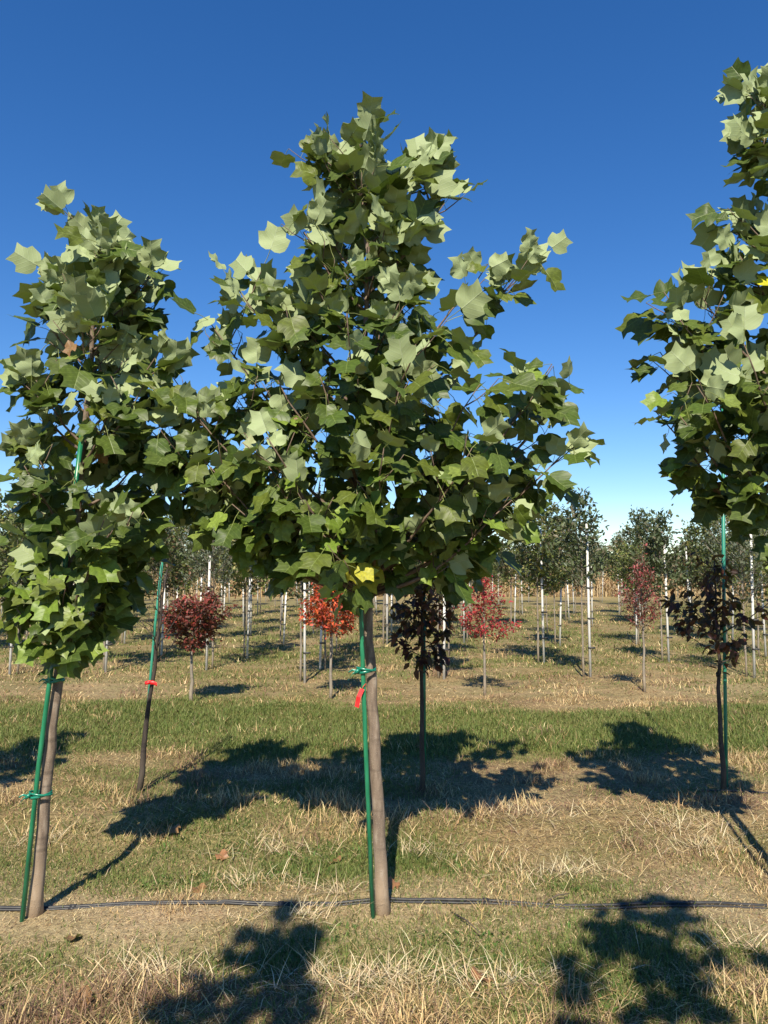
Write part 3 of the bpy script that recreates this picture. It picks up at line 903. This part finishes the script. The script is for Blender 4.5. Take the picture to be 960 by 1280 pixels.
pipe(5.33, 2.2, 8.0, 'black drip pipe lying at the foot of the sapling with the tall pale green stake', 2)

# ------------------------------------------------------------------ small-leaf trees
def small_leaf_mesh(name, pos, dirs, ups, size, asp, cols, mat, fold=0.25):
    """one folded rhombic leaf of four triangles per entry"""
    n = len(pos)
    y = dirs / np.linalg.norm(dirs, axis=1, keepdims=True)
    z = ups - y * (ups * y).sum(1, keepdims=True); z /= np.linalg.norm(z, axis=1, keepdims=True) + 1e-9
    x = np.cross(y, z)
    s = size[:, None]
    co = np.zeros((n, 6, 3))
    co[:, 0] = pos
    co[:, 1] = pos + (y * 0.35 + x * asp * 0.5 + z * fold * asp * .5) * s
    co[:, 2] = pos + (y * 0.70 + x * asp * 0.38 + z * (fold * asp * .4 - .04)) * s
    co[:, 3] = pos + (y * 1.0 - z * 0.12) * s
    co[:, 4] = pos + (y * 0.70 - x * asp * 0.38 + z * (fold * asp * .4 - .04)) * s
    co[:, 5] = pos + (y * 0.35 - x * asp * 0.5 + z * fold * asp * .5) * s
    I = (np.arange(n) * 6)[:, None]
    loops = np.concatenate([I, I + 1, I + 2, I + 3, I, I + 3, I + 4, I + 5], 1).ravel()
    return np_mesh(name, co.reshape(-1, 3), loops, np.full(n * 2, 4), mat, np.repeat(cols[:, None, :], 6, 1).reshape(-1, 3))

def small_tree(name, seed, h, clear, rad, nbr, nleaf, lsize, cols, label, loc, group=None, bark=None, leafmat=None, r0=0.018, shape='oval', lean=0.0,
               asc=0.9, droop=0.0, asp=0.5, cluster=0.05, tops=2, cat='tree', leaf_objects=0, zstart=None, bare=0.0, twist=None):
    rng = random.Random(seed); rs = np.random.RandomState(seed)
    bark = bark or M_GBARK; leafmat = leafmat or M_SMALL
    root = empty(name, loc, label, cat, group)
    tr = []
    nseg = 9
    for i in range(nseg + 1):
        t = i / nseg
        tr.append(Vector((lean * h * t + rng.uniform(-.008, .008) * (t > 0), rng.uniform(-.008, .008) * (t > 0), -0.04 + (h * 0.97 + .04) * t)))
    link('trunk', MB().tube(tr, [r0 * (1 - 0.85 * i / nseg) + .002 for i in range(nseg + 1)], 8).mesh('trunk', bark), root)
    mb = MB(); segs = []
    for i in range(nbr):
        t = (i + rng.random()) / nbr
        z = clear + (h * 0.93 - clear) * t
        p, _ = along(tr, (z + .04) / (h * .97 + .04))
        if shape == 'oval': R = rad * (0.45 + 0.55 * math.sin(math.pi * min(1, (0.16 + t * 0.84)) ** 0.85)) * (1 - 0.55 * t)
        elif shape == 'cone': R = rad * (1 - 0.82 * t)
        elif shape == 'flat': R = rad * (1.0 - 0.7 * t ** 1.5) * (0.75 + .25 * math.sin(9 * t + seed))
        else: R = rad * (0.55 + 0.45 * math.sin(math.pi * t))
        R *= rng.uniform(0.7, 1.1)
        az = i * 2.39996 + rng.uniform(-.5, .5)
        e = p + Vector((math.cos(az) * R, math.sin(az) * R, R * asc * rng.uniform(.6, 1.2) * (1 + .6 * t)))
        pts = curve_pts(p, e, 0.06 * R, 4, rng, 0.02 * R)
        mb.tube(pts, [0.007 * (1 - .7 * k / 4) * min(1, .4 + R) for k in range(5)], 5)
        segs.append((pts, 1.0 * R))
        for q in range(2 + int(R * 3)):
            a, dr = along(pts, rng.uniform(.25, .9)); b = rng.uniform(0, 6.283)
            e2 = a + (dr + Vector((math.cos(b), math.sin(b), rng.uniform(-.2, .7))) * .9).normalized() * R * rng.uniform(.25, .5)
            tp = curve_pts(a, e2, 0.0, 2, rng, .01)
            mb.tube(tp, [0.003, 0.0025, 0.0015], 4); segs.append((tp, .5 * R))
    for q in range(tops):
        z = h * rng.uniform(.55, .8); p, _ = along(tr, z / h)
        e = p + Vector((rng.uniform(-.3, .3) * rad, rng.uniform(-.3, .3) * rad, h - z + rng.uniform(-.1, .28)))
        tp = curve_pts(p, e, 0, 4, rng, .02); mb.tube(tp, [.006, .005, .004, .003, .002], 5); segs.append((tp, .5))
    segs.append((tr[int(nseg * max(.45, clear / h)):], .5))
    link('branches', mb.mesh('branches', bark), root)
    if nleaf:
        w = np.array([s[1] for s in segs]); w = w / w.sum()
        idx = rs.choice(len(segs), nleaf, p=w)
        pos = np.zeros((nleaf, 3)); dirs = np.zeros((nleaf, 3))
        for j, i in enumerate(idx):
            tt = 1 - (1 - bare) * rs.rand() ** 1.1 * .9
            p, dr = along(segs[i][0], tt)
            pos[j] = p; dirs[j] = dr
        pos += rs.normal(0, cluster, (nleaf, 3))
        dirs = dirs * .7 + rs.normal(0, .6, (nleaf, 3)); dirs[:, 2] -= droop
        ups = np.tile([0, 0, 1.0], (nleaf, 1)) + rs.normal(0, .55, (nleaf, 3))
        cc = np.array(cols); col = cc[rs.randint(0, len(cc), nleaf)] * rs.uniform(.75, 1.25, (nleaf, 1))
        # slow drift of tint through the crown
        col *= (0.85 + 0.3 * vnoise(pos[:, 0] * 4 + seed, pos[:, 2] * 4, seed))[:, None]
        size = lsize * rs.uniform(.6, 1.2, nleaf)
        k = 0
        if leaf_objects:
            k = min(leaf_objects, nleaf)
            recs = []
            for v in range(8):
                recs.append(small_leaf_mesh('leaf', np.zeros((1, 3)), np.array([[0, 1.0, 0]]), np.array([[0, 0, 1.0]]), np.ones(1), asp,
                                            np.array([cc[v % len(cc)] * (0.8 + .06 * v)]), leafmat, 0.1 + .07 * v))
            for j in range(k):
                M = frame(Vector(pos[j]), Vector(dirs[j]), Vector(ups[j]), float(size[j]))
                link('leaf', recs[int(rs.randint(8))], root, M)
        if k < nleaf:
            o = link('crown', small_leaf_mesh('crown', pos[k:], dirs[k:], ups[k:], size[k:], asp, col[k:], leafmat), root)
            o['kind'] = 'stuff'
    return root

def on_ground(px_, py_, d=None):
    g = G(px_, py_)
    if d is not None: g = Vector((P(px_, py_, d).x, d, 0))
    g.z = H(g.x, g.y)
    return g
# dark saplings in the second row -----------------------------------------
DARKRED = [(0.050, 0.012, 0.014), (0.035, 0.010, 0.012), (0.075, 0.016, 0.016), (0.028, 0.012, 0.011)]
GD = 'dark red leaved saplings behind the tulip trees'
d2 = ROW2_Y
small_tree('dark_sapling', 61, 1.62, 0.80, 0.36, 22, 460, 0.078, DARKRED, 'dark purple leaved sapling standing just past the tallest tulip trunk', on_ground(528, 990, d2), GD,
           M_DBARK, M_RED, 0.019, 'flat', 0.0, 0.75, 0.9, 0.5, 0.018, 2, leaf_objects=300)
small_tree('dark_sapling', 62, 1.68, 0.88, 0.47, 18, 360, 0.078, DARKRED, 'dark purple leaved sapling on a tall pale green stake, low branches spread wide', on_ground(904, 992, d2), GD,
           M_DBARK, M_RED, 0.019, 'flat', 0.0, 0.55, 0.9, 0.5, 0.015, 2, leaf_objects=300)
small_tree('bare_sapling', 63, 1.62, 0.86, 0.30, 13, 0, 0.05, DARKRED, 'nearly leafless thin sapling leaning beside a pale green stake with red ribbon', on_ground(173, 990, d2), None,
           M_DBARK, M_RED, 0.021, 'flat', 0.098, 1.1, 0.3, 0.5, 0.02, 1)
GS2 = 'pale green stakes of the second row'
stake('green_stake', [P(531, 989, 5.42), P(530, 740, 5.42)], 0.011, M_STAKE, 'short green stake against the dark sapling past the tallest tulip trunk', GS2)
stake('green_stake', [P(908, 990, 5.42), P(905, 760, 5.42), P(903, 497, 5.42)], 0.0125, M_STAKE2, 'very tall pale green stake rising above the dark sapling into the sky', GS2)
tr_ = on_ground(173, 990, d2)
stake('green_stake', [P(174, 988, 5.43), P(185, 880, 5.42), P(194, 780, 5.41), P(204, 690, 5.40)], 0.0095, M_STAKE2, 'pale green stake leaning with the nearly leafless sapling', GS2)
rb = empty('red_ribbon', P(186, 853, 5.29), 'red ribbon tied round the nearly leafless sapling', 'ribbon')
mb = MB(); c0 = P(186, 853, 5.34)
ribbon(mb, loop_pts(c0.x, c0.y, c0.z, .026, .03, 14, .004), .022)
ribbon(mb, [c0 + Vector((.02, -.028, 0)), c0 + Vector((.045, -.035, .004)), c0 + Vector((.068, -.03, -.012))], .026)
link('band', mb.mesh('band', M_TAG, rb.location), rb)

# red trees of the third row ----------------------------------------------
GR = 'small red leaved trees of the third row'
def dd(py_): return G(480, py_).y
small_tree('red_tree', 71, 1.24, 0.62, 0.40, 38, 3000, 0.056, [(0.17, 0.035, 0.028), (0.12, 0.03, 0.026), (0.22, 0.055, 0.045), (0.26, 0.04, 0.03), (0.10, 0.04, 0.03)],
           'brownish red bushy tree on a pale trunk beside the red ribbon sapling', on_ground(239, 879), GR, M_GBARK, M_RED, 0.022, 'round', 0, .35, .3, .5, .035, 0)
small_tree('red_tree', 72, 1.58, 0.78, 0.42, 36, 2600, 0.054, [(0.50, 0.085, 0.025), (0.60, 0.13, 0.035), (0.40, 0.05, 0.025), (0.62, 0.10, 0.06), (0.30, 0.05, 0.03)],
           'bright orange red tree beside the green stake of the tallest tulip', on_ground(413, 873), GR, M_GBARK, M_RED, 0.020, 'oval', 0, .45, .3, .5, .03, 1)
small_tree('red_tree', 73, 1.66, 0.72, 0.42, 30, 1500, 0.050, [(0.33, 0.028, 0.045), (0.42, 0.045, 0.055), (0.25, 0.02, 0.035), (0.38, 0.03, 0.03)],
           'crimson tree with a narrow pointed top over a wide skirt of leaves', on_ground(606, 867), GR, M_GBARK, M_RED, 0.018, 'cone', 0, .3, .3, .45, .028, 1)
small_tree('red_tree', 74, 1.72, 0.76, 0.36, 34, 1600, 0.046, [(0.20, 0.028, 0.035), (0.13, 0.04, 0.035), (0.28, 0.04, 0.05), (0.10, 0.06, 0.035), (0.32, 0.12, 0.10)],
           'dull wine red slender tree near the tall pale green stake', on_ground(806, 866), GR, M_GBARK, M_RED, 0.017, 'oval', 0, .9, .2, .45, .03, 2)
small_tree('red_tree', 75, 1.15, 0.6, 0.3, 22, 700, 0.05, [(0.35, 0.06, 0.04), (0.25, 0.05, 0.05), (0.45, 0.10, 0.06)],
           'small sparse coral red tree half hidden by a dark sapling', on_ground(548, 845), GR, M_GBARK, M_RED, 0.014, 'oval', 0, .5, .2, .45, .03, 1)

# green staked trees of the far rows --------------------------------------
GRN = [[(0.085, 0.11, 0.05), (0.065, 0.09, 0.04), (0.10, 0.125, 0.055), (0.13, 0.11, 0.065)],
       [(0.12, 0.15, 0.04), (0.145, 0.17, 0.045), (0.09, 0.12, 0.035), (0.19, 0.17, 0.05)],
       [(0.10, 0.118, 0.075), (0.08, 0.10, 0.065), (0.125, 0.135, 0.09)],
       [(0.08, 0.105, 0.04), (0.10, 0.11, 0.045), (0.15, 0.085, 0.05), (0.09, 0.12, 0.05)]]
PROTO = {}
def proto_meshes(i):
    specs = [dict(h=2.75, clear=1.15, rad=.66, nbr=30, nleaf=2000, lsize=.085, shape='oval', asc=.9, tops=3, asp=.55),
             dict(h=2.6, clear=1.05, rad=.78, nbr=36, nleaf=2900, lsize=.080, shape='round', asc=.6, tops=1, asp=.6),
             dict(h=2.9, clear=1.05, rad=.74, nbr=32, nleaf=2000, lsize=.070, shape='oval', asc=1.1, tops=5, asp=.42),
             dict(h=2.75, clear=1.0, rad=.74, nbr=32, nleaf=2600, lsize=.080, shape='cone', asc=.8, tops=2, asp=.6),
             dict(h=2.85, clear=1.20, rad=.62, nbr=26, nleaf=1500, lsize=.090, shape='oval', asc=1.0, tops=3, asp=.5)]
    return specs[i]
KINDNAME = ['upright dark green nursery tree', 'round dense green nursery tree', 'wispy grey green nursery tree', 'cone shaped olive green nursery tree', 'tall thin topped green nursery tree']
def staked(k, px_, py_, label, sc=1.0, rot=0.0, xoff=0.0, group='staked green trees of the far rows'):
    g = on_ground(px_, py_)
    return place(k, g.x + xoff, g.y, label, sc, rot, group)
def place(k, x, y, label, sc, rot, group):
    z = H(x, y)
    if k not in PROTO:
        s = proto_meshes(k)
        t = small_tree('nursery_tree', 200 + k, cols=GRN[(k if k < 4 else 0)], label=label, loc=(x, y, z), group=group, r0=.017, cluster=.045, **s)
        PROTO[k] = t
    else:
        t = copy_tree(PROTO[k])
        t['label'] = label; t['group'] = group
    t.location = (x, y, z); t.rotation_euler = (0, 0, rot); t.scale = (sc * 0.97, sc * 0.97, sc)
    return t
STK = {}
def white_stake(x, y, hgt, label, tilt=0.0, rot=0.0, group='white stakes of the far rows'):
    key = round(hgt * 4) / 4
    if key not in STK:
        root = empty('white_stake', (0, 0, 0), label, 'stake', group)
        link('shaft', MB().tube([Vector((0, 0, -.05)), Vector((0, 0, key * .5)), Vector((0, 0, key))], [.020, .019, .018], 8).mesh('shaft', M_WSTAKE), root)
        for zz in (0.42, 0.85, 1.3):
            mb = MB()
            ribbon(mb, loop_pts(.028, 0, zz, .052, .03, 12), .022)
            link('tie', mb.mesh('tie', M_BAND), root)
        STK[key] = root; t = root
    else:
        t = copy_tree(STK[key]); t['label'] = label; t['group'] = group
    t.location = (x, y, H(x, y)); t.rotation_euler = (0, tilt, rot)
    return t
# the ones that can be told apart (photograph foot of the stake, kind of tree, height of stake)
NEAR = [(738, 847, 4, 2.25, 'beside the crimson tree, leaning a little'), (381, 853, 0, 1.9, 'close behind the orange red tree'), (555, 851, 3, 1.6, 'behind the dark sapling past the tallest tulip trunk'),
        (943, 846, 2, 2.3, 'behind the dark sapling on the tall green stake'), (132, 841, 1, 1.9, 'behind the yellow leaves of the leaning tulip'), (258, 838, 2, 2.1, 'behind the brownish red bushy tree'),
        (12, 843, 1, 1.6, 'left of the leaning tulip tree trunk'), (680, 831, 1, 2.15, 'standing alone with its stake bare for half its height'), (836, 828, 0, 2.05, 'behind the dull wine red tree'),
        (202, 820, 3, 1.6, 'behind the nearly leafless sapling'), (309, 823, 1, 2.0, 'in front of a pair of stakes'), (400, 838, 2, 1.3, 'seen through the orange red tree')]
rr = random.Random(9)
for i, (px_, py_, k, hs, where) in enumerate(NEAR):
    g = on_ground(px_, py_)
    white_stake(g.x, g.y, hs, 'white stake ' + where, rr.uniform(-.03, .03), rr.uniform(-.5, .5))
    place(k, g.x + rr.choice((-1, 1)) * .07, g.y + .10, KINDNAME[k] + ' ' + where, (0.98 + rr.uniform(-.06, .06)) * (1.04 if k == 4 else 1), rr.uniform(0, 6.28), 'staked green trees of the far rows')
# the rest of the nursery rows, told apart only by their place
taken = [on_ground(a[0], a[1]) for a in NEAR]
yrow = 13.8
count = 0
while yrow < 41:
    xs0 = rr.uniform(-.8, .8)
    nx = int((yrow * 0.60 + 1.0) / 1.9)
    for j in range(-nx, nx + 1):
        x = xs0 + j * 1.9 + rr.uniform(-.22, .22); y = yrow + rr.uniform(-.25, .25)
        if any((x - t.x) ** 2 + (y - t.y) ** 2 < 1.6 for t in taken): continue
        if rr.random() < 0.12: continue
        k = rr.choice((0, 1, 1, 2, 2, 3, 3, 4))
        zone = 'just past the red trees' if y < 17.5 else ('midway to the maize field' if y < 28 else 'close by the maize field')
        has = rr.random() < 0.72
        lab = KINDNAME[k] + (' on a white stake ' if has else ' without a stake ') + zone
        place(k, x, y, lab, rr.uniform(.80, 1.24), rr.uniform(0, 6.28), lab.replace('nursery tree', 'nursery trees'))
        if has:
            white_stake(x + rr.choice((-1, 1)) * .08, y - .08, rr.choice((1.25, 1.5, 1.75, 2.0, 2.25)), 'white stake of a %s %s' % (KINDNAME[k].replace(' nursery', ''), zone), rr.uniform(-.06, .06), rr.uniform(0, 6.28), 'white stakes of %ss %s' % (KINDNAME[k].replace(' nursery', ''), zone))
        count += 1
    yrow += 2.3 + (yrow - 13) * 0.07
print('far trees', count)

# ------------------------------------------------------------------ maize field and far wood
def corn():
    n = 5200
    x = RS.uniform(-48, 48, n); y = 46 + RS.randint(0, 9, n) * 0.76 + RS.normal(0, .06, n)
    h = RS.uniform(1.35, 1.95, n)
    cos = []; cols = []
    X = []; Y = []; Z = []; LN = []; WD = []; LE = []; BE = []
    for q in range(6):
        f = RS.uniform(0.15, 0.95, n) if q else np.zeros(n)
        X.append(x); Y.append(y); Z.append(f * h)
        LN.append(h if q == 0 else RS.uniform(.35, .75, n)); WD.append(np.full(n, .05) if q == 0 else RS.uniform(.06, .11, n))
        LE.append(RS.uniform(0, .12, n) if q == 0 else RS.uniform(.5, 1.1, n)); BE.append(RS.uniform(-.05, .1, n) if q == 0 else RS.uniform(.6, 1.5, n))
    X, Y, Z, LN, WD, LE, BE = [np.concatenate(a) for a in (X, Y, Z, LN, WD, LE, BE)]
    m = len(X)
    me = blades('maize', X, Y, LN, WD, RS.uniform(0, 6.283, m), LE, BE, pick([(0.50, 0.36, 0.19), (0.42, 0.29, 0.15), (0.56, 0.44, 0.25)], m), M_CORN, 0.0)
    co = np.zeros(len(me.vertices) * 3, np.float32); me.vertices.foreach_get('co', co); co = co.reshape(-1, 5, 3); co[:, :, 2] += Z[:, None]
    me.vertices.foreach_set('co', co.ravel()); me.update()
    tag(link('maize_field', me), 'standing field of dry tan maize behind the nursery rows', 'maize', None, 'stuff')
corn()
def wood():
    cs = []; cols = []
    for i in range(230):
        x = RS.uniform(-190, 190); y = RS.uniform(185, 235); h = RS.uniform(5.0, 9.5); r = RS.uniform(2.5, 4.5)
        n = 90
        a = RS.normal(0, 1, (n, 3)); a /= np.linalg.norm(a, axis=1, keepdims=True); a *= RS.uniform(.5, 1.0, (n, 1))
        p = np.stack([x + a[:, 0] * r, y + a[:, 1] * r, h * .55 + a[:, 2] * h * .47], -1)
        cs.append(p)
        base = np.array([(0.055, 0.075, 0.035), (0.07, 0.08, 0.035), (0.05, 0.065, 0.04), (0.10, 0.075, 0.035)][RS.randint(4)])
        cols.append(base * RS.uniform(.75, 1.25, (n, 1)))
    pos = np.concatenate(cs); col = np.concatenate(cols); n = len(pos)
    me = small_leaf_mesh('far_wood', pos, RS.normal(0, 1, (n, 3)), RS.normal(0, 1, (n, 3)), RS.uniform(.9, 2.0, n), .8, col, M_FAR)
    tag(link('far_wood', me), 'dark line of far trees on the horizon', 'trees', None, 'stuff')
wood()

# ------------------------------------------------------------------ fallen leaves and sticks
fl = random.Random(77)
FALL = [(500, 1105, 'curled brown leaf lying on straw in front of the drip pipe'), (590, 1243, 'large tan dead leaf on the foreground straw'), (243, 1105, 'small dark dead leaf in the grass between the two left tulip trunks'),
        (80, 1190, 'brown dead leaf on the sandy soil under the leaning tulip'), (218, 1042, 'orange dead leaf in the green patch beyond the drip pipe'), (130, 1262, 'wine red dead leaf in the brown foreground grass'),
        (430, 1078, 'dull red dead leaf left of the tallest tulip trunk'), (270, 1062, 'purple brown dead leaf beyond the drip pipe')]
for px_, py_, lab in FALL:
    g = on_ground(px_, py_)
    rec = fl.choice(LEAVES['b'])
    o = link('fallen_leaf', rec[0], None, frame(Vector((g.x, g.y, g.z + .018)), Vector((fl.uniform(-1, 1), fl.uniform(-1, 1), .05)), Vector((fl.uniform(-.3, .3), -.4, 1)), fl.uniform(.06, .10)))
    tag(o, lab, 'leaf', 'fallen leaves')
for (a, b, lab) in (((680, 1128), (712, 1120), 'short dark stick propped on the drip pipe'), ((565, 1140), (600, 1172), 'thin dark twig lying on the sandy soil by the tallest tulip')):
    p = on_ground(*a); q = on_ground(*b)
    p.z += .012; q.z += .03
    m_ = p.lerp(q, .55) + Vector((0, .01, .008))
    root = empty('fallen_twig', p, lab, 'twig')
    link('stem', MB().tube([p, m_, q], [.004, .0035, .002], 5).mesh('stem', M_DBARK, p), root)
